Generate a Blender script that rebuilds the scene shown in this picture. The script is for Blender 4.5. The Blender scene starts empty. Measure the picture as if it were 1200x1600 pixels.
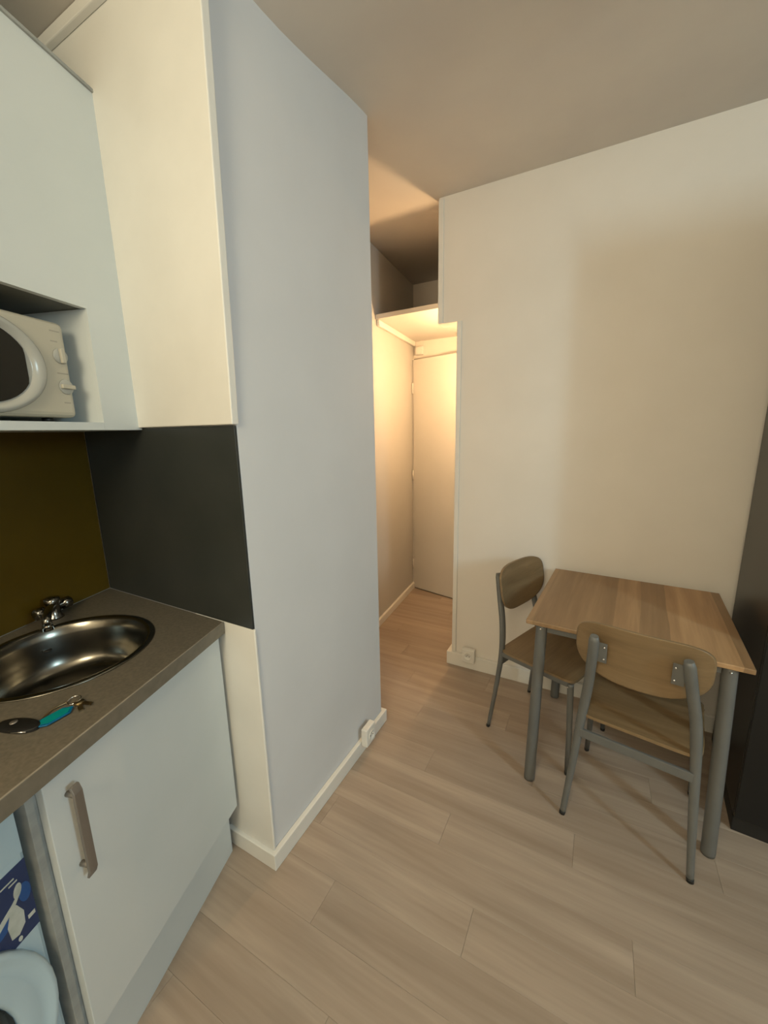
import bpy, bmesh, math, random
from mathutils import Vector, Matrix
random.seed(7)
S = bpy.context.scene
COL = S.collection
PI = math.pi

# ---------------------------------------------------------------- camera
F_PX, PITCH, ROLL, YAW, EYE = 621.8, .2011, -.0196, .494, 1.5
cy, sy = math.cos(YAW), math.sin(YAW)
fwd = Vector((-sy*math.cos(PITCH), cy*math.cos(PITCH), -math.sin(PITCH)))
rgt = Vector((cy, sy, 0)); upv = rgt.cross(fwd)
cr, sr = math.cos(ROLL), math.sin(ROLL)
rgt, upv = cr*rgt + sr*upv, -sr*rgt + cr*upv
cam_d = bpy.data.cameras.new('camera'); cam = bpy.data.objects.new('camera', cam_d); COL.objects.link(cam)
cam_d.sensor_fit = 'VERTICAL'; cam_d.sensor_height = 36; cam_d.lens = F_PX/1600*36
cam_d.clip_start = .02
cam.matrix_world = Matrix(((rgt.x, upv.x, -fwd.x, 0), (rgt.y, upv.y, -fwd.y, 0), (rgt.z, upv.z, -fwd.z, EYE), (0, 0, 0, 1)))
S.camera = cam

# ---------------------------------------------------------------- world, lights, exposure
w = bpy.data.worlds.new('sky'); S.world = w; w.use_nodes = True
w.node_tree.nodes['Background'].inputs[0].default_value = (.75, .85, 1, 1)
w.node_tree.nodes['Background'].inputs[1].default_value = .3

def area(name, loc, target, sx, sy_, energy, col, spread=PI):
    d = bpy.data.lights.new(name, 'AREA'); d.shape = 'RECTANGLE'; d.size = sx; d.size_y = sy_
    d.energy = energy; d.color = col; d.spread = spread
    o = bpy.data.objects.new(name, d); COL.objects.link(o); o.location = loc
    o.rotation_euler = (Vector(target)-Vector(loc)).to_track_quat('-Z', 'Y').to_euler()
    return o
# daylight entering by the window in the right-hand wall, behind the camera
area('window_daylight', (2.41, -.05, 1.98), (1.0, .42, 1.45), .6, .85, 8.5, (.62, .89, 1.0))
area('window_added_strip', (2.40, .12, 2.02), (1.0, .55, 1.45), .15, .6, 20, (.62, .89, 1.0))   # narrow light added at the window to sharpen the leg shadows
# warm ceiling lamp of the room, behind the camera
pl = bpy.data.lights.new('room_lamp_light', 'POINT'); pl.energy = 64; pl.color = (1.0, .875, .60); pl.shadow_soft_size = .3
po = bpy.data.objects.new('room_lamp_light', pl); COL.objects.link(po); po.location = (-.22, -1.0, 2.15)

S.view_settings.view_transform = 'Standard'; S.view_settings.look = 'None'
S.view_settings.gamma = 1; S.view_settings.use_curve_mapping = False
S.view_settings.exposure = 0.0

# ---------------------------------------------------------------- materials
def principled(name, col, rough=.5, metal=0., spec=.5, coat=0.):
    m = bpy.data.materials.new(name); m.use_nodes = True
    b = m.node_tree.nodes['Principled BSDF']
    b.inputs['Base Color'].default_value = (*col, 1); b.inputs['Roughness'].default_value = rough
    b.inputs['Metallic'].default_value = metal; b.inputs['Specular IOR Level'].default_value = spec
    if coat: b.inputs['Coat Weight'].default_value = coat; b.inputs['Coat Roughness'].default_value = .1
    return m
def N(m, t): return m.node_tree.nodes.new(t)
def LK(m, a, b): m.node_tree.links.new(a, b)
def noisy(name, c1, c2, scale=(8, 8, 8), rough=.5, detail=6, bump=0., metal=0., spec=.5, coord='Object', rvar=0., nscale=1.):
    """base colour mixed between two tones by a stretched noise, with optional fine relief"""
    m = principled(name, c1, rough, metal, spec); b = m.node_tree.nodes['Principled BSDF']
    tc = N(m, 'ShaderNodeTexCoord'); mp = N(m, 'ShaderNodeMapping'); mp.inputs['Scale'].default_value = scale
    nz = N(m, 'ShaderNodeTexNoise'); nz.inputs['Scale'].default_value = nscale; nz.inputs['Detail'].default_value = detail
    LK(m, tc.outputs[coord], mp.inputs[0]); LK(m, mp.outputs[0], nz.inputs['Vector'])
    rp = N(m, 'ShaderNodeValToRGB'); rp.color_ramp.elements[0].color = (*c1, 1); rp.color_ramp.elements[1].color = (*c2, 1)
    rp.color_ramp.elements[0].position = .32; rp.color_ramp.elements[1].position = .68
    LK(m, nz.outputs['Fac'], rp.inputs[0]); LK(m, rp.outputs[0], b.inputs['Base Color'])
    if bump:
        bp = N(m, 'ShaderNodeBump'); bp.inputs['Strength'].default_value = bump; bp.inputs['Distance'].default_value = .002
        LK(m, nz.outputs['Fac'], bp.inputs['Height']); LK(m, bp.outputs[0], b.inputs['Normal'])
    return m
def wood(name, c1, c2, c3, grain, along='X', per_object=.0, rough=.45, strips=0, bump=.05):
    """wood print: long streaks, rings, optional printed strips and a tone per object"""
    m = principled(name, c1, rough); b = m.node_tree.nodes['Principled BSDF']
    tc = N(m, 'ShaderNodeTexCoord'); mp = N(m, 'ShaderNodeMapping')
    mp.inputs['Scale'].default_value = (grain*.06, grain, grain) if along == 'X' else (grain, grain*.06, grain)
    oi = N(m, 'ShaderNodeObjectInfo'); ofs = N(m, 'ShaderNodeVectorMath'); ofs.operation = 'MULTIPLY_ADD'
    ofs.inputs[1].default_value = (31, 17, 11)
    LK(m, oi.outputs['Random'], ofs.inputs[0]); LK(m, tc.outputs['Object'], ofs.inputs[2])
    LK(m, ofs.outputs[0], mp.inputs[0])
    n1 = N(m, 'ShaderNodeTexNoise'); n1.inputs['Scale'].default_value = 1; n1.inputs['Detail'].default_value = 8; n1.inputs['Distortion'].default_value = .6
    LK(m, mp.outputs[0], n1.inputs['Vector'])
    rp = N(m, 'ShaderNodeValToRGB'); e = rp.color_ramp.elements
    e[0].position = .3; e[0].color = (*c1, 1); e[1].position = .7; e[1].color = (*c3, 1)
    k = e.new(.5); k.color = (*c2, 1)
    LK(m, n1.outputs['Fac'], rp.inputs[0]); last = rp.outputs[0]
    # fine pores
    mp2 = N(m, 'ShaderNodeMapping'); mp2.inputs['Scale'].default_value = tuple(v*6 for v in mp.inputs['Scale'].default_value)
    n2 = N(m, 'ShaderNodeTexNoise'); n2.inputs['Scale'].default_value = 1; n2.inputs['Detail'].default_value = 3
    LK(m, ofs.outputs[0], mp2.inputs[0]); LK(m, mp2.outputs[0], n2.inputs['Vector'])
    def tone(fac_out, lo, hi):
        nonlocal last
        mr = N(m, 'ShaderNodeMapRange'); mr.inputs['To Min'].default_value = lo; mr.inputs['To Max'].default_value = hi
        LK(m, fac_out, mr.inputs['Value'])
        vm = N(m, 'ShaderNodeVectorMath'); vm.operation = 'SCALE'
        LK(m, last, vm.inputs[0]); LK(m, mr.outputs[0], vm.inputs['Scale']); last = vm.outputs[0]
    tone(n2.outputs['Fac'], .88, 1.12)
    if per_object: tone(oi.outputs['Random'], 1-per_object, 1+per_object)
    if strips:
        sp = N(m, 'ShaderNodeSeparateXYZ'); LK(m, tc.outputs['Object'], sp.inputs[0])
        ml = N(m, 'ShaderNodeMath'); ml.operation = 'MULTIPLY_ADD'; ml.inputs[1].default_value = strips; ml.inputs[2].default_value = .37
        # board edges wander a little along their length, as in the print
        wv = N(m, 'ShaderNodeMath'); wv.operation = 'MULTIPLY_ADD'; wv.inputs[1].default_value = .35; wv.inputs[2].default_value = 0
        LK(m, n1.outputs['Fac'], wv.inputs[0])
        LK(m, sp.outputs['X' if along == 'Y' else 'Y'], ml.inputs[0])
        ad = N(m, 'ShaderNodeMath'); ad.operation = 'ADD'; LK(m, ml.outputs[0], ad.inputs[0]); LK(m, wv.outputs[0], ad.inputs[1])
        fl = N(m, 'ShaderNodeMath'); fl.operation = 'FLOOR'; LK(m, ad.outputs[0], fl.inputs[0])
        wn = N(m, 'ShaderNodeTexWhiteNoise'); wn.noise_dimensions = '1D'; LK(m, fl.outputs[0], wn.inputs['W'])
        tone(wn.outputs['Value'], .70, 1.24)
    LK(m, last, b.inputs['Base Color'])
    bp = N(m, 'ShaderNodeBump'); bp.inputs['Strength'].default_value = bump; bp.inputs['Distance'].default_value = .001
    LK(m, n2.outputs['Fac'], bp.inputs['Height']); LK(m, bp.outputs[0], b.inputs['Normal'])
    return m

M = {}
M['wall'] = noisy('wall_paint', (.785, .735, .67), (.825, .775, .71), (3, 3, 3), .75, bump=.06, spec=.2)
M['partition'] = noisy('grey_white_paint', (.665, .67, .685), (.70, .705, .72), (3, 3, 3), .75, bump=.06, spec=.2)
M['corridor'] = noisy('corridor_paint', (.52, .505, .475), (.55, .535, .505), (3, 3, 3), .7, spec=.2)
M['door_paint'] = noisy('door_paint', (.68, .655, .61), (.71, .685, .64), (3, 3, 3), .5, spec=.3)
M['ceil'] = noisy('ceiling_paint', (.71, .66, .61), (.75, .70, .64), (4, 4, 4), .9, spec=.1)
M['trim'] = noisy('trim_paint', (.77, .75, .70), (.81, .79, .74), (6, 6, 6), .45, spec=.35)
M['white'] = noisy('white_laminate', (.605, .645, .645), (.635, .67, .67), (5, 5, 5), .42, spec=.4)
M['white_edge'] = noisy('shaded_laminate_edge', (.27, .28, .27), (.36, .37, .355), (9, 9, 30), .6)  # white laminate edge, its shadow put into the grey
M['splash_back'] = noisy('brown_splashback', (.08, .048, .003), (.10, .062, .005), (4, 4, 4), .35)
M['splash_side'] = noisy('charcoal_splashback', (.032, .036, .034), (.042, .045, .042), (6, 6, 6), .33)
M['counter'] = noisy('grey_brown_worktop', (.115, .10, .075), (.165, .14, .105), (60, 60, 60), .38, detail=10, nscale=2.)
M['counter_edge'] = noisy('worktop_edge_band', (.155, .135, .10), (.19, .165, .125), (40, 40, 40), .4)
M['arris'] = noisy('pale_arris', (.27, .245, .20), (.33, .30, .25), (40, 40, 40), .4)
M['steel'] = noisy('stainless_steel', (.20, .188, .16), (.25, .235, .20), (30, 30, 30), .22, metal=1)
M['chrome'] = principled('chrome', (.75, .75, .75), .08, 1)
M['tap'] = noisy('dark_chrome', (.22, .21, .19), (.30, .29, .27), (40, 40, 40), .16, metal=1)  # chrome in a darker, slightly uneven tone
M['handle'] = noisy('brushed_handle', (.24, .215, .19), (.29, .26, .23), (60, 60, 4), .45, metal=.6)
M['appliance'] = noisy('appliance_white', (.42, .55, .62), (.46, .59, .66), (5, 5, 5), .35)
M['microwave'] = noisy('microwave_plastic', (.45, .42, .345), (.48, .45, .37), (5, 5, 5), .4)
M['micro_ring'] = noisy('glossy_grey_plastic', (.38, .38, .35), (.41, .41, .38), (5, 5, 5), .22)
M['black_glass'] = noisy('dark_glass', (.006, .006, .005), (.009, .008, .006), (5, 5, 5), .2, spec=.25)
M['dark_plastic'] = noisy('dark_plastic', (.008, .0075, .007), (.012, .011, .010), (20, 20, 20), .42)
M['niche_shade'] = noisy('shade_grey_board', (.12, .125, .11), (.15, .155, .14), (9, 9, 9), .7)  # dark grey that paints the shade under the niche top
M['print_grey'] = noisy('grey_print', (.30, .28, .24), (.34, .32, .28), (20, 20, 20), .6)
M['label_blue'] = noisy('label_blue', (.012, .030, .10), (.02, .045, .14), (9, 9, 9), .4)
M['label_mid'] = noisy('label_mid_blue', (.012, .075, .26), (.02, .10, .30), (9, 9, 9), .4)
M['label_white'] = noisy('label_white', (.40, .44, .40), (.58, .60, .56), (30, 30, 30), .5)
M['label_pink'] = noisy('label_pink', (.50, .42, .42), (.58, .5, .5), (30, 30, 30), .5)
M['teal'] = noisy('teal_plastic', (.0, .21, .21), (.0, .25, .25), (40, 40, 40), .3)
M['blue_rim'] = noisy('blue_plastic', (.0, .10, .22), (.0, .12, .26), (40, 40, 40), .3)
M['brass'] = noisy('worn_brass', (.30, .22, .11), (.38, .29, .16), (60, 60, 60), .35, metal=1)
M['floor'] = wood('pale_oak_planks', (.335, .26, .198), (.39, .308, .24), (.455, .368, .292), 14, 'X', per_object=.05, rough=.42, bump=.04)
M['subfloor'] = noisy('plank_joint', (.28, .22, .17), (.32, .26, .20), (6, 6, 6), .8)
M['table'] = wood('table_oak_print', (.32, .19, .092), (.385, .235, .118), (.455, .285, .148), 22, 'Y', rough=.42, strips=11)
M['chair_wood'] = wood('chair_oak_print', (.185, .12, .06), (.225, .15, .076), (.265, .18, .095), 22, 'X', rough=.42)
M['metal'] = noisy('grey_painted_steel', (.125, .127, .122), (.145, .147, .14), (12, 12, 12), .4, spec=.5)
M['rubber'] = noisy('dark_foot_plastic', (.010, .010, .009), (.014, .013, .012), (20, 20, 20), .6)
M['wardrobe'] = noisy('charcoal_wardrobe', (.005, .0055, .006), (.0065, .007, .0075), (4, 4, 4), .34)
M['loft_board'] = noisy('grey_board', (.52, .49, .42), (.56, .53, .46), (5, 5, 5), .6)
bulb = bpy.data.materials.new('lit_bulb'); bulb.use_nodes = True
bb = bulb.node_tree.nodes['Principled BSDF']; bb.inputs['Base Color'].default_value = (1, .8, .5, 1)
bb.inputs['Emission Color'].default_value = (1, .63, .31, 1); bb.inputs['Emission Strength'].default_value = 830

# ---------------------------------------------------------------- mesh helpers
def nb(): return bmesh.new()
def add_bm(bm, other):
    me = bpy.data.meshes.new('tmp'); other.to_mesh(me); other.free(); bm.from_mesh(me); bpy.data.meshes.remove(me)
def box(bm, x0, x1, y0, y1, z0, z1, bev=0., seg=2):
    t = nb(); bmesh.ops.create_cube(t, size=1)
    for v in t.verts:
        v.co = Vector(((x0+x1)/2+v.co.x*(x1-x0), (y0+y1)/2+v.co.y*(y1-y0), (z0+z1)/2+v.co.z*(z1-z0)))
    if bev: bmesh.ops.bevel(t, geom=t.edges[:], offset=bev, segments=seg, profile=.5, affect='EDGES')
    add_bm(bm, t); return bm
def prism(bm, poly, z0, z1, bev=0., axis='z'):
    """polygon extruded; axis z: poly in (x,y); axis x: poly in (y,z); axis y: poly in (x,z)"""
    t = nb()
    def P(p, h): return {'z': (p[0], p[1], h), 'x': (h, p[0], p[1]), 'y': (p[0], h, p[1])}[axis]
    lo = [t.verts.new(P(p, z0)) for p in poly]; hi = [t.verts.new(P(p, z1)) for p in poly]
    n = len(poly); t.faces.new(lo); t.faces.new(hi)
    for i in range(n): t.faces.new((lo[i], lo[(i+1) % n], hi[(i+1) % n], hi[i]))
    bmesh.ops.recalc_face_normals(t, faces=t.faces)
    if bev: bmesh.ops.bevel(t, geom=t.edges[:], offset=bev, segments=2, profile=.5, affect='EDGES')
    add_bm(bm, t); return bm
def sweep(bm, pts, radii, seg=12, flat=1., up=(0, 0, 1), caps=True):
    pts = [Vector(p) for p in pts]; n = len(pts)
    if not hasattr(radii, '__len__'): radii = [radii]*n
    ref = Vector((1, 0, 0)) if abs((pts[-1]-pts[0]).normalized().x) < .9 else Vector((0, 0, 1))
    rings = []
    for i in range(n):
        t = (pts[min(i+1, n-1)]-pts[max(i-1, 0)]).normalized()
        a = (ref - t*ref.dot(t)).normalized(); b = t.cross(a); ref = a
        rings.append([bm.verts.new(pts[i]+radii[i]*(math.cos(2*PI*k/seg)*a+flat*math.sin(2*PI*k/seg)*b)) for k in range(seg)])
    for i in range(n-1):
        for k in range(seg):
            f = bm.faces.new((rings[i][k], rings[i][(k+1) % seg], rings[i+1][(k+1) % seg], rings[i+1][k])); f.smooth = True
    if caps:
        bm.faces.new(rings[0][::-1]); bm.faces.new(rings[-1])
    bmesh.ops.recalc_face_normals(bm, faces=bm.faces); return bm
def curve_pts(ctrl, n=8):
    """Catmull-Rom through control points"""
    c = [Vector(p) for p in ctrl]; c = [2*c[0]-c[1]]+c+[2*c[-1]-c[-2]]; out = []
    for i in range(1, len(c)-2):
        for k in range(n):
            t = k/n; p0, p1, p2, p3 = c[i-1:i+3]
            out.append(.5*((2*p1)+(p2-p0)*t+(2*p0-5*p1+4*p2-p3)*t*t+(3*p1-p0-3*p2+p3)*t**3))
    out.append(c[-2]); return out
def bar(bm, p, q, wd, ht, bev=.002):
    """rectangular bar from p to q, ht measured in z"""
    p, q = Vector(p), Vector(q); d = q-p; L = d.length
    t = nb(); box(t, 0, L, -wd/2, wd/2, -ht/2, ht/2, bev)
    x = d.normalized(); y = Vector((0, 0, 1)).cross(x).normalized(); z = x.cross(y)
    R = Matrix((x, y, z)).transposed()
    for v in t.verts: v.co = R @ v.co + p
    add_bm(bm, t); return bm
def lathe(bm, prof, seg=24, centre=(0, 0, 0), axis='z', caps=True):
    rings = []
    for r, h in prof:
        ring = []
        for k in range(seg):
            a = 2*PI*k/seg; c, s = r*math.cos(a), r*math.sin(a)
            p = {'z': (c, s, h), 'x': (h, c, s), 'y': (c, h, s)}[axis]
            ring.append(bm.verts.new(Vector(p)+Vector(centre)))
        rings.append(ring)
    for i in range(len(rings)-1):
        for k in range(seg):
            f = bm.faces.new((rings[i][k], rings[i][(k+1) % seg], rings[i+1][(k+1) % seg], rings[i+1][k])); f.smooth = True
    for r, ring in ((prof[0][0], rings[0]), (prof[-1][0], rings[-1])):
        if caps and r > 1e-5: bm.faces.new(ring)
    bmesh.ops.remove_doubles(bm, verts=bm.verts, dist=1e-6)
    bmesh.ops.recalc_face_normals(bm, faces=bm.faces); return bm
def ball(bm, c, r, seg=10):
    t = nb(); bmesh.ops.create_uvsphere(t, u_segments=seg, v_segments=seg//2+1, radius=r)
    for v in t.verts: v.co += Vector(c)
    for f in t.faces: f.smooth = True
    add_bm(bm, t); return bm
def obj(name, bm, mat, parent=None, label=None, loc=None, rz=0):
    me = bpy.data.meshes.new(name); bm.to_mesh(me); bm.free(); me.materials.append(mat)
    o = bpy.data.objects.new(name, me); COL.objects.link(o)
    if parent: o.parent = parent
    if loc: o.location = loc
    if rz: o.rotation_euler = (0, 0, rz)
    if label: o['label'] = label
    return o
def thing(name, label, cat, loc=(0, 0, 0), rz=0, group=None):
    o = bpy.data.objects.new(name, None); COL.objects.link(o); o.empty_display_size = .05
    o.location = loc; o.rotation_euler = (0, 0, rz); o['label'] = label; o['category'] = cat
    if group: o['group'] = group
    return o
def struct(name, bm, mat, label, cat, loc=None, rz=0):
    o = obj(name, bm, mat, None, label, loc, rz); o['category'] = cat; o['kind'] = 'structure'; return o
def copy_tree(o, parent=None):
    c = o.copy(); COL.objects.link(c)
    if parent: c.parent = parent
    for ch in list(o.children): copy_tree(ch, c)
    return c
def super_outline(hw, up, dn, nu, nd, k=48):
    """outline in (x,z): half width hw, heights up/dn, squareness nu (upper) nd (lower)"""
    out = []
    for i in range(k):
        a = 2*PI*i/k; c, s = math.cos(a), math.sin(a); n = nu if s >= 0 else nd
        out.append((hw*math.copysign(abs(c)**(2/n), c), (up if s >= 0 else dn)*math.copysign(abs(s)**(2/n), s)))
    return out
def shell(bm, outline, front, back, rings=(.3, .6, .85, .97, 1.)):
    """solid sheet with an outline; front(x,z) and back(x,z) give the points of both faces"""
    n = len(outline); ends = []
    for fn in (front, back):
        prev = None; c = bm.verts.new(fn(0, 0))
        for s in rings:
            ring = [bm.verts.new(fn(x*s, z*s)) for x, z in outline]
            for k in range(n):
                if prev is None: f = bm.faces.new((c, ring[k], ring[(k+1) % n]))
                else: f = bm.faces.new((prev[k], ring[k], ring[(k+1) % n], prev[(k+1) % n]))
                f.smooth = True
            prev = ring
        ends.append(prev)
    for k in range(n): bm.faces.new((ends[0][k], ends[0][(k+1) % n], ends[1][(k+1) % n], ends[1][k]))
    bmesh.ops.recalc_face_normals(bm, faces=bm.faces); return bm

# ---------------------------------------------------------------- the room
KA = .293                                  # the kitchen line stands at an angle to the partition wall
KO = Vector((-1.025, .80, 0))              # foot of the worktop's front right corner
KD = Vector((-math.sin(KA), math.cos(KA), 0)); KN = Vector((math.cos(KA), math.sin(KA), 0))
TK = math.tan(KA)
def kpt(v, u, z=0): return KO+KN*v+KD*u+Vector((0, 0, z))
def uend(v, gap=.001): return -v*TK-gap/math.cos(KA)   # where the kitchen line meets the partition's narrow face
WY = 2.285                                 # face of the wall behind the table
RX, BY = 2.4, -1.9                         # right-hand and rear walls (outside the picture)
PX = -.90                                  # long face of the partition
# floor: slab and planks
floor = struct('floor', box(nb(), -2.3, RX+.1, BY-.1, 3.7, -.06, -.004), M['subfloor'], 'pale oak plank floor of the whole room', 'floor')
PW, PL = .137, 1.05
row = 0; y = .998-PW*20
plank_mesh = {}
while y < 3.5:
    seen = y > -.3
    x = -2.3 - (row*.61 % PL if seen else 0)
    while x < RX:
        x1 = x+(PL if seen else RX+2.3); a, b = max(x, -2.3), min(x1, RX); 
        if y < 1.0 and seen: a = max(a, -1.75)
        if y > 2.5: b = min(b, -.55)
        if y > 1.0: a = max(a, -1.75)
        if b-a > .05:
            key = round(b-a, 3)
            if key not in plank_mesh:
                t = box(nb(), -key/2+.0003, key/2-.0003, -PW/2+.0002, PW/2-.0002, -.004, 0, .0003, 1)
                o = obj('floor_plank', t, M['floor'], floor); plank_mesh[key] = o.data
            else:
                o = bpy.data.objects.new('floor_plank', plank_mesh[key]); COL.objects.link(o); o.parent = floor
            o.location = ((a+b)/2, y+PW/2, random.uniform(-.0002, 0))
        x = x1
    y += PW; row += 1

# ceiling: level over the table, sagging towards the kitchen
def zc(yy):
    t = min(max((yy-.95)/.75, 0), 1); t = t*t*(3-2*t); return 2.622+(2.712-2.622)*t
bm = nb(); ys = [BY-.1, 0, .7, .9]+[.95+.075*i for i in range(11)]+[2.0, 3.7]; prev = None
for yy in ys:
    r = [bm.verts.new((xx, yy, zc(yy))) for xx in (-2.3, -1, 0, 1, RX+.1)]
    r += [bm.verts.new((xx, yy, zc(yy)+.08)) for xx in (RX+.1, -2.3)]
    if prev:
        for k in range(7): bm.faces.new((prev[k], r[k], r[(k+1) % 7], prev[(k+1) % 7])).smooth = k < 4
    else: bm.faces.new(r)
    prev = r
bm.faces.new(prev[::-1]); bmesh.ops.recalc_face_normals(bm, faces=bm.faces)
struct('ceiling', bm, M['ceil'], 'matt off-white ceiling running over the room and corridor', 'ceiling')
ZT = 2.73
# wall behind the table, with the stepped opening to the corridor
struct('wall_right', prism(nb(), [(-.745, 0), (1.9, 0), (RX+.1, 0), (RX+.1, ZT), (-.857, ZT), (-.857, 2.085), (-.745, 2.085)], WY, WY+.09, axis='y'),
       M['wall'], 'cream painted wall behind the table, notched over the corridor', 'wall')
# side wall with window, and rear wall (behind the camera)
wz0, wz1, wy0, wy1 = 1.50, 2.50, -.56, .46
bm = nb()
for a in ((wy1, WY+.05, 0, ZT), (BY-.1, wy0, 0, ZT), (wy0, wy1, 0, wz0), (wy0, wy1, wz1, ZT)): box(bm, RX, RX+.15, *a)
struct('wall_far_right', bm, M['wall'], 'cream wall with the window, to the right of the picture', 'wall')
bm = nb()
for a in ((wy0, wy0+.05, wz0, wz1), (wy1-.05, wy1, wz0, wz1), (wy0+.05, wy1-.05, wz0, wz0+.05), (wy0+.05, wy1-.05, wz1-.05, wz1), (-.07, -.03, wz0+.05, wz1-.05)):
    box(bm, RX+.10, RX+.14, *a, .004)
struct('window_1', bm, M['trim'], 'white two-leaf window frame in the far right wall', 'window')
struct('wall_rear', box(nb(), -2.3, RX+.15, BY-.1, BY, 0, ZT), M['wall'], 'cream wall behind the viewer', 'wall')
# kitchen wall
a, b = kpt(-.635, .30), kpt(-.635, -2.9); c, d = kpt(-.75, -2.9), kpt(-.75, .33)
struct('wall_kitchen', prism(nb(), [(p.x, p.y) for p in (a, b, c, d)], 0, ZT), M['wall'], 'cream wall behind the sink and upper cabinet', 'wall')
# partition block between kitchen and corridor
struct('wall_partition', box(nb(), -2.0, PX, .81, 1.60, 0, ZT, .004, 2), M['partition'], 'tall grey-white partition between kitchen and corridor', 'wall')
struct('trim_1', prism(nb(), [(-1.9, 1.525), (-.888, 1.525), (-.858, 2.622), (-1.9, 2.622)], .786, .8095, .003, 'y'), M['trim'],
       'cream facing board on the upper narrow end of the partition', 'trim')
struct('trim_2', box(nb(), -1.17, -.893, .801, .8095, .066, .9055, .003), M['trim'], 'cream facing board under the dark side splashback', 'trim')
struct('trim_3', box(nb(), -1.95, -.90, .766, .7855, 2.590, 2.6215, .003), M['trim'], 'thin cornice strip above the kitchen cabinet', 'trim')
def bead(name, x0, x1, z0, z1, label):
    struct(name, box(nb(), x0, x1, WY-.011, WY-.0003, z0, z1, .003), M['trim'], label, 'trim')
bead('trim_4', -.745, -.718, .09, 2.085, 'flat corner strip down the edge of the corridor opening')
bead('trim_5', -.857, -.828, 2.085, 2.70, 'flat corner strip on the upper edge above the notch')
# corridor
def cx(yy): return -1.343-.0895*(yy-1.60)
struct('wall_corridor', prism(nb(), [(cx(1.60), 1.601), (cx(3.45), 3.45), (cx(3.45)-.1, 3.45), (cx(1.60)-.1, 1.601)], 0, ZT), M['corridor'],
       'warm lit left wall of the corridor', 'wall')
struct('wall_corridor_right', box(nb(), -.70, -.60, WY+.0905, 3.55, 0, ZT), M['wall'], 'right wall of the corridor, hidden by the opening', 'wall')
struct('wall_corridor_end', prism(nb(), [(-1.65, 2.112), (-.7005, 2.112), (-.7005, ZT), (-1.65, ZT)], 3.395, 3.47, axis='y'), M['wall'], 'wall panel above the corridor door', 'wall')
struct('wall_corridor_back', box(nb(), -1.75, -.55, 3.551, 3.6, 0, ZT), M['wall'], 'wall seen behind the corridor door', 'wall')
# lowered corridor ceiling, open loft above
bm = prism(nb(), [(cx(2.58)+.001, 2.585), (-.7005, 2.568), (-.7005, 3.394), (cx(3.394)+.001, 3.394)], 2.255, 2.285, .002)
struct('trim_6', bm, M['door_paint'], 'lowered corridor ceiling board with the open loft on top', 'ceiling')
bm = prism(nb(), [(2.60, 2.2545), (2.60, 2.225), (2.61, 2.215), (3.39, 2.215), (3.39, 2.2545)], 0, .02, .003, 'x')
o = struct('trim_7', bm, M['trim'], 'small moulding between corridor wall and lowered ceiling', 'trim'); o.location = (cx(2.6)+.001, 0, 0)
o.matrix_world = Matrix.Translation((cx(2.6)+.003, 2.6, 0)) @ Matrix.Rotation(.0893, 4, 'Z') @ Matrix.Translation((0, -2.6, 0))
# door at the corridor end, slightly ajar
dr = thing('door_1', 'plain cream door ajar at the end of the corridor', 'door', (-1.483, 3.36, 0), -math.radians(13)); dr['kind'] = 'structure'
obj('door_leaf', box(nb(), .004, .74, -.02, .02, .008, 2.098, .003), M['door_paint'], dr)
for hz in (.25, 1.1, 1.86):
    bm = nb(); sweep(bm, [(0, -.024, hz-.045), (0, -.024, hz+.045)], .007, 10); obj('hinge', bm, M['trim'], dr)
bm = nb(); box(bm, .66, .695, -.026, -.02, .93, 1.16, .002); hp = obj('handle_plate', bm, M['trim'], dr)
bm = nb(); sweep(bm, curve_pts([(.677, -.026, 1.06), (.677, -.065, 1.06), (.66, -.072, 1.06), (.57, -.07, 1.06)], 5), .008, 10)
obj('door_handle', bm, M['chrome'], hp)
struct('trim_8', box(nb(), -1.512, -1.484, 3.352, 3.3945, 0, 2.11, .003), M['trim'], 'left jamb of the corridor door', 'trim')
# junction box in the corner above the door
jb = thing('junction_box', 'small white electrical box above the corridor door, in the corner', 'electrical box', (-1.44, 3.394, 2.175))
obj('box_body', box(nb(), -.035, .035, -.03, 0, -.035, .035, .004), M['trim'], jb)
obj('box_lid', box(nb(), -.024, .024, -.035, -.03, -.027, .027, .002), M['trim'], jb)
# board lying in the loft
lb = thing('loft_panel', 'pale board standing at the back of the dark loft', 'board', (-1.05, 3.30, 2.2855))
obj('panel', box(nb(), -.26, .33, -.012, .012, 0, .19, .002), M['loft_board'], lb)
obj('batten', box(nb(), -.25, .32, .0125, .03, .02, .05, .002), M['loft_board'], lb)
# wall lamp of the corridor (behind the jamb)
sc = thing('wall_lamp', 'warm globe wall lamp hidden behind the corridor jamb', 'lamp', (-.7005, 2.745, 1.94))
bm = nb(); lathe(bm, [(.045, 0), (.045, -.008), (.02, -.014), (.016, -.026)], 20, axis='x'); obj('lamp_base', bm, M['trim'], sc)
bm = nb(); ball(bm, (-.05, 0, 0), .028, 20); obj('bulb', bm, bulb, sc)

# skirting boards
def skirt(name, poly, h, label):
    struct(name, prism(nb(), poly, 0, h, .003), M['trim'], label, 'baseboard')
skirt('baseboard_right', [(-.775, WY-.022), (RX, WY-.022), (RX, WY-.0005), (-.745, WY-.0005), (-.7445, WY+.09), (-.775, WY+.09)], .088, 'white skirting board along the wall behind the table')
skirt('baseboard_partition', [(-1.115, .788), (-.88, .788), (-.88, 1.622), (-1.3, 1.622), (-1.3, 1.6005), (-.8995, 1.6005), (-.8995, .8095), (-1.115, .8095)], .066, 'white skirting board wrapping the foot of the partition')
skirt('baseboard_corridor', [(cx(1.64)+.0005, 1.64), (cx(1.64)+.02, 1.64), (cx(3.37)+.02, 3.37), (cx(3.37)+.0005, 3.37)], .058, 'skirting board along the left corridor wall')

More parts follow.
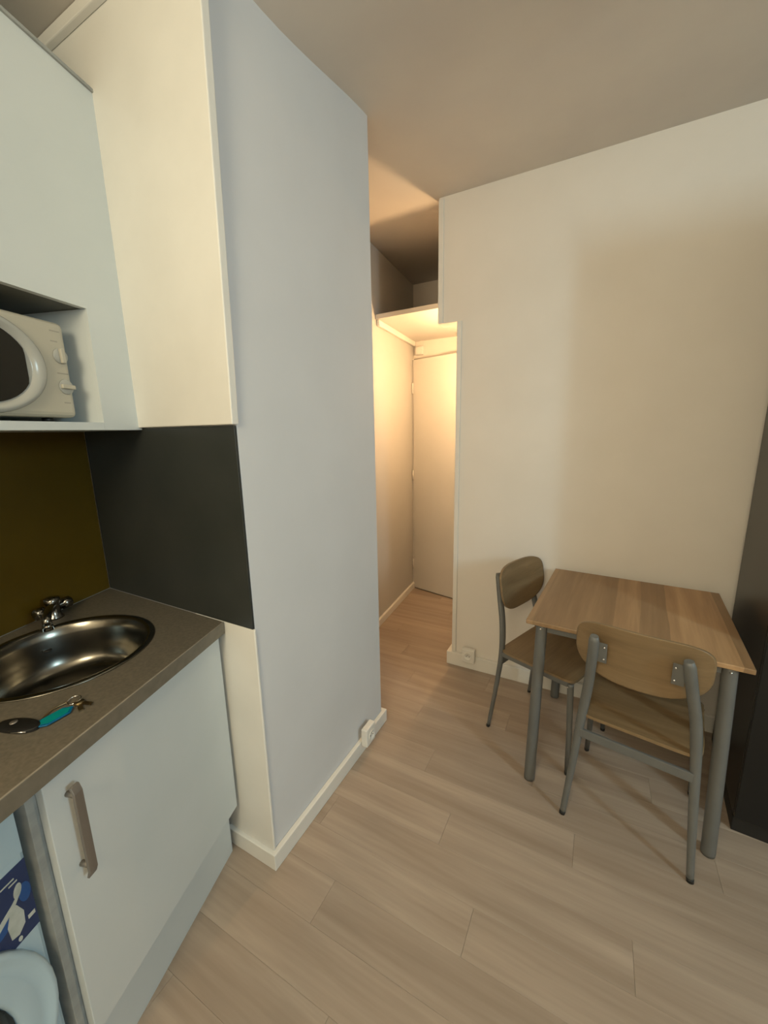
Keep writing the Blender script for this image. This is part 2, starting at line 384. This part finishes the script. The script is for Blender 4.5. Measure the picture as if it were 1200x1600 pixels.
# sockets on the skirtings
def socket(loc, rz, label):
    t = thing('wall_socket', label, 'socket', loc, rz)
    # local: wall plane at y=0, room towards -y
    obj('housing', box(nb(), -.04, .04, -.032, 0, -.045, .045, .005), M['trim'], t)
    bm = nb(); lathe(bm, [(.026, -.0325), (.026, -.037), (.0225, -.038), (.021, -.0335), (.001, -.033)], 24, axis='y'); rg = obj('outlet_ring', bm, M['trim'], t)
    bm = nb()
    for dx in (-.0095, .0095):
        lathe(bm, [(.0028, -.0328), (.0028, -.0341)], 10, (dx, 0, 0), 'y')
    obj('pin_hole', bm, M['dark_plastic'], rg)
    bm = nb(); sweep(bm, [(0, -.033, .011), (0, -.043, .011)], .0024, 8); obj('earth_pin', bm, M['chrome'], rg)
socket((-.625, WY-.0225, .105), 0, 'white surface socket on the skirting beside the corridor opening')
socket((-.8775, 1.40, .095), PI/2, 'white surface socket low on the long face of the partition')

# ---------------------------------------------------------------- kitchen line (local frame: x = out into the room, y = along towards the corridor)
KR = (KO.x, KO.y, 0)
def kthing(name, label, cat): return thing(name, label, cat, KR, KA)
# splashbacks
def at_k(bm, name, mat, label, cat):
    o = obj(name, bm, mat, None, label, KR, KA); o['category'] = cat; return o
at_k(prism(nb(), [(-.634, -1.5), (-.628, -1.5), (-.628, uend(-.628)), (-.634, uend(-.634))], .9075, 1.517), 'splashback', M['splash_back'], 'dark olive-brown splashback panel behind the sink', 'splashback')
o = obj('splashback', box(nb(), -1.681, -.899, .8012, .8092, .9065, 1.522, .0008), M['splash_side'], None, 'charcoal splashback panel on the narrow end of the partition'); o['category'] = 'splashback'

# worktop with a round cut-out
SV, SU, SRAD = -.35, -.235, .213
wt = kthing('worktop', 'grey-brown kitchen worktop with a thin pale front arris', 'worktop')
CB, CL = -.626, -1.5
bm = nb()
outer = [(0-.004, CL), (0-.004, uend(0)), (CB, uend(CB)), (CB, CL)]
def dens(poly, n=10):
    r = []
    for i in range(len(poly)):
        p, q = Vector(poly[i]), Vector(poly[(i+1) % len(poly)])
        r += [p.lerp(q, k/n) for k in range(n)]
    return r
ov = [bm.verts.new((p.x, p.y, .906)) for p in dens(outer)]
iv = [bm.verts.new((SV+SRAD*math.cos(2*PI*k/64), SU+SRAD*math.sin(2*PI*k/64), .906)) for k in range(64)]
es = [bm.edges.new((l[i], l[(i+1) % len(l)])) for l in (ov, iv) for i in range(len(l))]
bmesh.ops.triangle_fill(bm, edges=es, use_beauty=True)
r = bmesh.ops.extrude_face_region(bm, geom=bm.faces[:])
for v in [g for g in r['geom'] if isinstance(g, bmesh.types.BMVert)]: v.co.z -= .039
bmesh.ops.recalc_face_normals(bm, faces=bm.faces)
obj('top', bm, M['counter'], wt)
bm = prism(nb(), [(-.0035, CL), (0, CL), (0, uend(0)), (-.0035, uend(0))], .867, .9062, .0012); obj('front_edge', bm, M['counter_edge'], wt)
obj('edge_line', prism(nb(), [(-.0045, CL), (-.0008, CL), (-.0008, uend(0)), (-.0045, uend(0))], .9055, .9066), M['arris'], wt, 'thin pale line along the arris')

# round sink
sk = thing('sink', 'round stainless steel sink set into the worktop', 'sink', tuple(kpt(SV, SU, .906)), KA)
prof = [(SRAD+.012, .0008), (SRAD+.010, .003), (SRAD+.002, .0045), (SRAD-.006, .003), (SRAD-.012, -.004), (SRAD-.020, -.03), (SRAD-.026, -.085), (SRAD-.032, -.115), (SRAD-.042, -.130), (SRAD-.056, -.140), (SRAD-.075, -.145), (SRAD-.10, -.147), (.05, -.150), (.035, -.152),
        (.035, -.155), (.06, -.153), (SRAD-.095, -.150), (SRAD-.04, -.137), (SRAD-.022, -.09), (SRAD-.014, -.03), (SRAD-.008, -.006), (SRAD-.003, .0006)]
bm = nb(); lathe(bm, prof+[prof[0]], 64, caps=False); bmesh.ops.remove_doubles(bm, verts=bm.verts, dist=1e-5); obj('basin', bm, M['steel'], sk)
bm = nb(); lathe(bm, [(.034, -.1535), (.034, -.149), (.030, -.148), (.024, -.1515), (.012, -.1515), (.010, -.149), (.0001, -.148)], 24); obj('drain', bm, M['chrome'], sk)
bm = nb(); lathe(bm, [(.011, 0), (.011, .004), (.0001, .005)], 14, (-.165, .075, -.06)); obj('overflow', bm, M['dark_plastic'], sk)

# tap
tp = thing('tap', 'chrome kitchen tap behind the round sink', 'tap', tuple(kpt(-.588, -.065, .9065)), KA)
bm = nb(); lathe(bm, [(.026, 0), (.026, .006), (.02, .012), (.0185, .05), (.022, .056), (.022, .07), (.0001, .074)], 24); obj('body', bm, M['tap'], tp)
bm = nb(); sweep(bm, curve_pts([(.012, -.008, .048), (.05, -.045, .060), (.09, -.085, .064), (.115, -.11, .058), (.118, -.113, .040)], 6), [.011]*20+[.012]*5, 14); sp_ = obj('spout', bm, M['tap'], tp)
bm = nb(); lathe(bm, [(.0135, 0), (.0135, .016), (.012, .018), (.0001, .018)], 16, (.118, -.113, .024)); obj('aerator', bm, M['tap'], sp_)
for s, ax in ((1, .03), (-1, -.03)):
    bm = nb(); lathe(bm, [(.010, .012), (.010, .03), (.019, .032), (.0205, .042), (.019, .056), (.012, .06), (.0001, .06)], 8, (s*.0, 0, 0), 'y')
    for v in bm.verts: v.co.y *= s; v.co.z += .035
    bmesh.ops.recalc_face_normals(bm, faces=bm.faces)
    obj('tap_knob', bm, M['tap'], tp)

# keys with a teal tag on the worktop
kt = thing('key_bunch', 'bunch of keys with a teal tag and black fob on the worktop', 'keys', tuple(kpt(-.09, -.455, .9065)), KA)
def kl(v, u): return (v+.09, u+.455)
bm = nb(); a, b = kl(-.113, -.413); sweep(bm, [(a+.013*math.cos(t*PI/12), b+.013*math.sin(t*PI/12), .0045+.002*math.sin(t*PI/12)) for t in range(25)], .0012, 8, caps=False); obj('key_ring', bm, M['chrome'], kt)
a, b = kl(-.103, -.466); hexa = []
ux, uy = Vector((.25, .968)), Vector((.968, -.25))
for p, q in ((-.036, 0), (-.022, -.0155), (.022, -.0155), (.036, 0), (.022, .0155), (-.022, .0155)):
    w2 = Vector((a, b))+ux*p+uy*q; hexa.append((w2.x, w2.y))
bm = prism(nb(), hexa, .0025, .0060, .0008); tg = obj('key_tag', bm, M['blue_rim'], kt, 'teal plastic key tag')
hx = [(a+(x-a)*.82, b+(y_-b)*.82) for x, y_ in hexa]; obj('tag_face', prism(nb(), hx, .006, .0066), M['teal'], tg)
for ang, ln in ((.05, .024), (-.6, .026)):
    bm = nb(); a, b = kl(-.096, -.416); t = nb()
    lathe(t, [(.0001, .001), (.010, .001), (.010, .003), (.0001, .003)], 16)
    box(t, .008, .008+ln, -.0035, .0035, .001, .0028)
    for k in range(4): box(t, .016+k*.0055, .019+k*.0055, -.0058, -.0035, .001, .0028)
    for v in t.verts:
        x, y_ = v.co.x, v.co.y; v.co = Vector((a+x*math.cos(ang)-y_*math.sin(ang), b+x*math.sin(ang)+y_*math.cos(ang), v.co.z+(.002 if ang > 0 else 0)))
    add_bm(bm, t); obj('key', bm, M['brass'], kt)
bm = nb(); p0, p1, p2 = kl(-.122, -.42), kl(-.133, -.45), kl(-.118, -.492)
sweep(bm, curve_pts([(*p0, .004), (*p1, .003), (*p2, .004)], 6), .0015, 8); obj('cord', bm, M['brass'], kt)
bm = nb(); a, b = kl(-.152, -.501)
ol = super_outline(.019, .046, .046, 2.2, 3)
dirv = Vector((1, .06)).normalized(); per = Vector((dirv.y, -dirv.x))
def fobp(h):
    def fn(x, z):
        k = max(0, 1-((x/.019)**2+(z/.046)**2)*.8); q = Vector((a, b))+per*x+dirv*z
        return (q.x, q.y, .0005 if h == 0 else .004+.007*math.sqrt(k))
    return fn
shell(bm, ol, fobp(1), fobp(0)); fb = obj('key_fob', bm, M['dark_plastic'], kt, 'black oval car key fob')
bm = nb(); q0 = Vector((a, b))-dirv*.012; lathe(bm, [(.007, .009), (.007, .0115), (.0001, .0115)], 14, (q0.x, q0.y, 0)); obj('fob_button', bm, M['handle'], fb)
bm = nb(); e0 = Vector((a, b))+dirv*.004+per*.020; e1 = Vector((a, b))+dirv*.034+per*.015
sweep(bm, [(e0.x, e0.y, .004), (e1.x, e1.y, .004)], .0014, 8); obj('fob_trim', bm, M['chrome'], fb)

# base cabinet under the sink
bc = kthing('base_cabinet', 'white sink cabinet with one door and a bow handle', 'cabinet')
DV = -.02
bm = nb()
prism(bm, [(-.04, -.578), (-.04, uend(-.04)-.002), (-.60, uend(-.60)-.002), (-.60, -.578)], .197, .70, 0)   # carcass below the basin
prism(bm, [(-.04, -.578), (-.04, -.562), (-.60, -.562), (-.60, -.578)], .70, .866, 0)
prism(bm, [(-.04, -.02), (-.04, uend(-.04)-.002), (-.60, uend(-.60)-.002), (-.60, -.02)], .70, .866, 0)
obj('carcass', bm, M['white_edge'], bc)
obj('plinth', prism(nb(), [(-.055, -.578), (-.055, uend(-.05)-.03), (-.07, uend(-.07)-.03), (-.07, -.578)], 0, .1965, 0), M['white'], bc)
dm = obj('door', prism(nb(), [(DV, -.572), (DV, uend(DV)-.014), (DV-.019, uend(DV-.019)-.014), (DV-.019, -.572)], .199, .861, .0015), M['white'], bc)
bm = nb(); hu = -.531
for hz in (.624, .797):
    sweep(bm, [(DV, hu, hz), (DV+.024, hu, hz)], .006, 10)
prism(bm, [(DV+.018, .600), (DV+.024, .600), (DV+.030, .615), (DV+.030, .806), (DV+.024, .821), (DV+.018, .821), (DV+.023, .806), (DV+.023, .615)], hu-.009, hu+.009, .001, 'y')
obj('handle', bm, M['handle'], dm, 'grey-brown bow handle')
obj('side_panel', box(nb(), -.60, -.034, -.594, -.5795, .0, .866, .001), M['white_edge'], bc, 'side panel edge with its shadow put into the grey')

# washing machine
wm = kthing('washing_machine', 'white front-loading washing machine under the worktop', 'washing machine')
WF, U0, U1 = -.045, -1.198, -.603
obj('body', box(nb(), -.60, WF, U0, U1, .012, .85, .008), M['appliance'], wm)
for uu in (U0+.06, U1-.06):
    for vv in (-.1, -.54):
        bm = nb(); lathe(bm, [(.02, 0), (.02, .008), (.012, .012)], 14, (vv, uu, 0)); obj('foot', bm, M['dark_plastic'], wm)
obj('control_panel', box(nb(), WF, WF+.0015, U0+.004, U1-.004, .745, .848, .0006), M['appliance'], wm)
PC = (-.875, .43)
bm = nb(); lathe(bm, [(.268, WF), (.267, WF+.010), (.263, WF+.015), (.256, WF+.014), (.250, WF+.008), (.235, WF+.007), (.205, WF+.012), (.198, WF+.006), (.198, WF)], 48, (0, PC[0], PC[1]), 'x')
dd = obj('porthole_door', bm, M['appliance'], wm)
bm = nb(); lathe(bm, [(.197, WF+.001), (.197, WF+.006), (.17, WF+.016), (.10, WF+.035), (.0001, WF+.04)], 40, (0, PC[0], PC[1]), 'x'); obj('porthole_glass', bm, M['black_glass'], dd)
# printed energy label: blue rectangle with white pictures
X0 = WF+.0005
la = obj('printed_label', box(nb(), WF, X0+.0003, -.80, -.607, .575, .7295), M['label_blue'], wm, 'blue printed advert label with white pictures')
def decal(name, pts, mat, k=1): obj(name, prism(nb(), pts, X0+.0003, X0+.0003+.0004*k, 0, 'x'), mat, la)
def ell(cu, cz, a, b, rot=0, n=20):
    return [(cu+a*math.cos(t)*math.cos(rot)-b*math.sin(t)*math.sin(rot), cz+a*math.cos(t)*math.sin(rot)+b*math.sin(t)*math.cos(rot)) for t in (2*PI*i/n for i in range(n))]
decal('label_print', ell(-.618, .665, .010, .020), M['label_mid'])
decal('label_print', ell(-.668, .635, .024, .016, .3), M['label_mid'])
decal('label_print', [(-.652, .598), (-.640, .594), (-.628, .606), (-.626, .632), (-.634, .655), (-.640, .662), (-.646, .652), (-.654, .628)], M['label_white'], 2)
decal('label_print', ell(-.628, .680, .0065, .014, -.25), M['label_white'], 2)
decal('label_print', [(-.672, .640), (-.668, .647), (-.640, .664), (-.627, .676), (-.625, .672), (-.638, .655), (-.668, .634)], M['label_white'], 3)
decal('label_print', ell(-.676, .652, .009, .010), M['label_pink'], 3)
for uu, zz, ln in ((-.640, .708, .022), (-.632, .700, .014), (-.690, .700, .03), (-.690, .690, .02)):
    decal('label_print', [(uu-ln/2, zz), (uu+ln/2, zz), (uu+ln/2, zz+.0028), (uu-ln/2, zz+.0028)], M['label_white'], 2)
decal('label_print', [(-.622, .604), (-.610, .604), (-.610, .612), (-.622, .612)], M['label_white'], 2)
decal('label_print', ell(-.640, .584, .0035, .005), M['label_white'], 2)
for k, (uu, zz, ln) in enumerate(((-.640, .838, .045), (-.640, .833, .04), (-.650, .815, .022), (-.650, .808, .022), (-.650, .801, .022), (-.650, .794, .018))):
    obj('panel_print', box(nb(), WF+.0014, WF+.0021, uu-ln/2, uu+ln/2, zz, zz+.0016), M['print_grey'], wm)

# upper cabinet with the microwave niche
uc = kthing('wall_cabinet', 'white upper cabinet with an open niche over the sink', 'cabinet')
VF, VB = -.283, -.627; ZB, ZTop = 1.518, 2.432; NR, NZ0, NZ1 = -.055, 1.540, 1.847; NL = -.62
UE = uend(VF, .001)
bm = nb()
prism(bm, [(UE, ZB), (UE, ZTop), (-1.2, ZTop), (-1.2, NZ1), (NR, NZ1), (NR, ZB)], VF-.018, VF, 0, 'x')
# (prism axis x takes (y,z))
obj('front_panel', bm, M['white'], uc)
bm = nb(); prism(bm, [(VF-.0185, -1.2), (VF-.0185, uend(VF-.0185)), (VB, uend(VB)), (VB, -1.2)], ZTop-.02, ZTop-.001)
obj('carcass', bm, M['white'], uc)
obj('niche_top', prism(nb(), [(VF-.0185, -1.2), (VF-.0185, uend(VF-.0185)), (VB, uend(VB)), (VB, -1.2)], NZ1+.001, NZ1+.019), M['niche_shade'], uc, 'underside with the niche shade put into its grey')
obj('niche_side', box(nb(), VB+.006, VF-.0181, NR-.0001, NR+.016, NZ0, NZ1), M['white'], uc)
obj('niche_side', box(nb(), VB+.006, VF, NL-.016, NL, NZ0, NZ1), M['white'], uc)
obj('niche_back', box(nb(), VB, VB+.005, NL, NR, NZ0, NZ1), M['white'], uc)
bm = nb(); prism(bm, [(VF, -1.2), (VF, NR-.0005), (VF-.0185, NR-.0005), (VF-.0185, uend(VF-.0185)), (VB, uend(VB)), (VB, -1.2)], ZB, NZ0-.0005); obj('shelf', bm, M['white'], uc)
bm = nb(); prism(bm, [(VF+.006, -1.2), (VF+.006, uend(VF+.006)), (VF-.03, uend(VF-.03)), (VF-.03, -1.2)], ZTop+.0005, ZTop+.008); obj('top_strip', bm, M['white_edge'], uc, 'shadowed capping strip')

# microwave
mw = thing('microwave', 'cream microwave oven in the niche of the upper cabinet', 'microwave', tuple(kpt(VF, 0, NZ0)), KA)
MF, ML, MR, MZ0, MZ1 = -.032, -.565, -.103, .012, .258
bm = nb(); box(bm, -.32, MF, ML, MR, MZ0, MZ1, .014, 3); obj('housing', bm, M['microwave'], mw)
for uu in (ML+.05, -.16):
    for vv in (-.07, -.28):
        bm = nb(); lathe(bm, [(.013, 0), (.013, .0125)], 12, (vv, uu, 0)); obj('foot', bm, M['dark_plastic'], mw)
ec = (-.325, .133)
# domed door bulge with raised elliptical rim
def er(a, b, h, n=56): return [(MF+h, ec[0]+a*math.cos(2*PI*k/n), ec[1]+b*math.sin(2*PI*k/n)) for k in range(n)]
def ering(bm, secs):
    rs = [[bm.verts.new(p) for p in er(*s)] for s in secs]; n = len(rs[0])
    for i in range(len(rs)-1):
        for k in range(n): bm.faces.new((rs[i][k], rs[i][(k+1) % n], rs[i+1][(k+1) % n], rs[i+1][k])).smooth = True
    return rs
bm = nb(); rs = ering(bm, [(.152, .117, -.002), (.149, .115, .008), (.140, .109, .014), (.128, .102, .012), (.118, .096, .004), (.116, .095, .002)]); bm.faces.new(rs[-1]); bm.faces.new(rs[0])
bmesh.ops.recalc_face_normals(bm, faces=bm.faces); mdoor = obj('door', bm, M['micro_ring'], mw, 'door with raised glossy elliptical rim')
pts = []
for k in range(40):
    t = 2*PI*k/40; pts.append((min(ec[0]+.113*math.cos(t), -.222), ec[1]+.092*math.sin(t)))
obj('door_window', prism(nb(), pts, MF+.0021, MF+.0045, 0, 'x'), M['black_glass'], mdoor, 'dark window of the door')
def knob(u, z, rot, lab):
    bm = nb(); lathe(bm, [(.0195, MF-.001), (.0195, MF+.003), (.0185, MF+.004), (.0001, MF+.004)], 28, (0, u, z), 'x'); k = obj('knob', bm, M['micro_ring'], mw)
    bm = nb(); box(bm, MF+.004, MF+.013, -.0185, .0185, -.0055, .0055, .002)
    for v in bm.verts:
        y_, z_ = v.co.y, v.co.z; v.co.y = u+y_*math.cos(rot)-z_*math.sin(rot); v.co.z = z+y_*math.sin(rot)+z_*math.cos(rot)
    obj('grip', bm, M['microwave'], k)
knob(-.128, .172, PI/2+.05, 'upper'); knob(-.126, .093, -.02, 'lower')
for u, z, l in ((-.132, .232, .026), (-.138, .206, .018), (-.128, .126, .030), (-.128, .050, .018)):
    obj('panel_print', box(nb(), MF-.0005, MF+.0004, u-l/2, u+l/2, z, z+.0028), M['print_grey'], mw)

# ---------------------------------------------------------------- table
tb = thing('dining_table', 'small square table with oak-print top and four grey tube legs', 'table', (.163, 1.883, 0), -math.radians(3.9))
bm = nb(); HW, HD = .346, .344
box(bm, -HW, HW, -HD, HD, .732, .750, .003)
# soften the four plan corners
obj('tabletop', bm, M['table'], tb)
for s, t in ((-1, -1), (1, -1), (-1, 1), (1, 1)):
    x0, y0 = s*(HW-.055), t*(HD-.035); x1 = x0+s*(.022 if s > 0 else .010); y1 = y0+t*.008
    bm = nb(); sweep(bm, [(x1, y1, 0), (x1, y1, .012), (x0, y0, .715), (x0, y0, .7318)], [.0215, .022, .022, .022], 20)
    lg = obj('leg', bm, M['metal'], tb)
    bm = nb(); ball(bm, (x0, y0-.0215 if t < 0 else y0+.0215, .716), .0042); obj('screw', bm, M['chrome'], lg)
for a, b in (((-1, -1), (1, -1)), ((-1, 1), (1, 1)), ((-1, -1), (-1, 1)), ((1, -1), (1, 1))):
    p = Vector((a[0]*(HW-.055), a[1]*(HD-.035), .716)); q = Vector((b[0]*(HW-.055), b[1]*(HD-.035), .716)); d_ = (q-p).normalized()*.022
    bm = nb(); bar(bm, p+d_, q-d_, .02, .031, .002); obj('apron', bm, M['metal'], tb)

# ---------------------------------------------------------------- chairs
def make_chair(label, loc, rz):
    t = thing('dining_chair', label, 'chair', loc, rz, 'chairs at the small table')
    # seat
    bm = nb(); ol = super_outline(.192, .178, .186, 9, 9, 64); z0 = .444
    def top(x, y_): return (x, y_+.014, z0-.006*(1-(x/.192)**2)*(1-(y_/.178)**2) - (.006*max(0, (y_-.12)/.058)**2))
    def bot(x, y_): p = top(x, y_); return (p[0], p[1], p[2]-.011)
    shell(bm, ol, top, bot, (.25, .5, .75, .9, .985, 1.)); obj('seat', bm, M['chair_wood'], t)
    # backrest
    bm = nb(); ol = super_outline(.197, .098, .128, 4.2, 2.5, 64); zc_ = .742
    def byy(x, z): return -.206-.20*(z-.05)*.9+.75*x*x
    def bf(x, z): return (x, byy(x, z), zc_+z)
    def bk(x, z): return (x, byy(x, z)-.010, zc_+z)
    shell(bm, ol, bf, bk)
    for v in bm.verts: v.co.x -= .012
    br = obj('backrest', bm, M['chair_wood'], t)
    for s in (-1, 1):
        # rear post: leg and back upright in one bent tube
        c = [(s*.202, -.207, 0), (s*.186, -.182, .22), (s*.172, -.166, .42), (s*.158, -.176, .56), (s*.143-.006, -.207, .68), (s*.129-.013, -.238, .800)]
        p = curve_pts(c, 6); n = len(p)
        r = [.0105+.0065*min(1, (i/(n-1))/.5) for i in range(n)]; r[-1] = .013
        bm = nb(); sweep(bm, p, r, 16, .8); po = obj('rear_leg', bm, M['metal'], t)
        bm = nb(); sweep(bm, [(s*.2025, -.2075, 0), (s*.2013, -.205, .014)], [.0108, .0112], 14, .85); obj('foot_cap', bm, M['rubber'], po)
        # bracket and screws
        bx = s*.108-.012
        bm = nb(); box(bm, min(bx-.017, bx+.017), max(bx-.017, bx+.017), -.222, -.219, .695, .775, .001)
        for v in bm.verts:
            v.co.y += -.19*(v.co.z-.735)+.004+.0
        bk_ = obj('bracket', bm, M['metal'], br)
        for zz in (.712, .760):
            bm = nb(); ball(bm, (bx-s*.009, -.224-.19*(zz-.735)+.004, zz), .0042); obj('screw', bm, M['chrome'], bk_)
        # front leg
        bm = nb(); sweep(bm, [(s*.196, .196, 0), (s*.190, .190, .2), (s*.180, .176, .416), (s*.179, .174, .428)], [.0095, .012, .0135, .0135], 14)
        fl = obj('front_leg', bm, M['metal'], t)
        bm = nb(); sweep(bm, [(s*.1963, .1963, 0), (s*.1958, .1956, .014)], [.0098, .0102], 14); obj('foot_cap', bm, M['rubber'], fl)
        bm = nb(); ball(bm, (s*.1925, .170, .414), .004); obj('screw', bm, M['chrome'], fl)
        bm = nb(); bar(bm, (s*.176, -.160, .4205), (s*.178, .168, .4205), .018, .024); obj('side_rail', bm, M['metal'], t)
    bm = nb(); bar(bm, (-.172, -.174, .366), (.172, -.174, .366), .012, .034); obj('rear_rail', bm, M['metal'], t)
    bm = nb(); bar(bm, (-.168, .168, .419), (.168, .168, .419), .016, .024); obj('front_rail', bm, M['metal'], t)
    return t
ch = make_chair('near chair with its back to the viewer, tucked under the table front', (.217, 1.642, 0), -math.radians(10))
c2 = copy_tree(ch); c2.location = (-.129, 1.934, 0); c2.rotation_euler = (0, 0, -math.radians(111)+0)
c2['label'] = 'far chair at the left side of the table, nearest the corridor'

# ---------------------------------------------------------------- wardrobe
wr = thing('wardrobe', 'tall charcoal wardrobe at the right edge, beside the table', 'wardrobe', (.548, 1.68, 0), -math.radians(4.6))
WW, WD, WH = .80, .535, 2.28
obj('carcass', box(nb(), 0, WW, .02, WD, .06, WH, .002), M['wardrobe'], wr)
obj('plinth', box(nb(), .0, WW, .012, WD, 0, .0595, .002), M['rubber'], wr)
for k in range(2):
    dd = obj('door', box(nb(), .001+k*WW/2, (k+1)*WW/2-.002, 0, .0195, .065, WH-.004, .0015), M['wardrobe'], wr)
    hx = WW/2+(-.03 if k == 0 else .03); bm = nb(); bar(bm, (hx, -.022, .95), (hx, -.022, 1.1), .01, .01, .001)
    sweep(bm, [(hx, 0, .96), (hx, -.02, .96)], .004, 8); sweep(bm, [(hx, 0, 1.09), (hx, -.02, 1.09)], .004, 8); obj('handle', bm, M['metal'], dd)
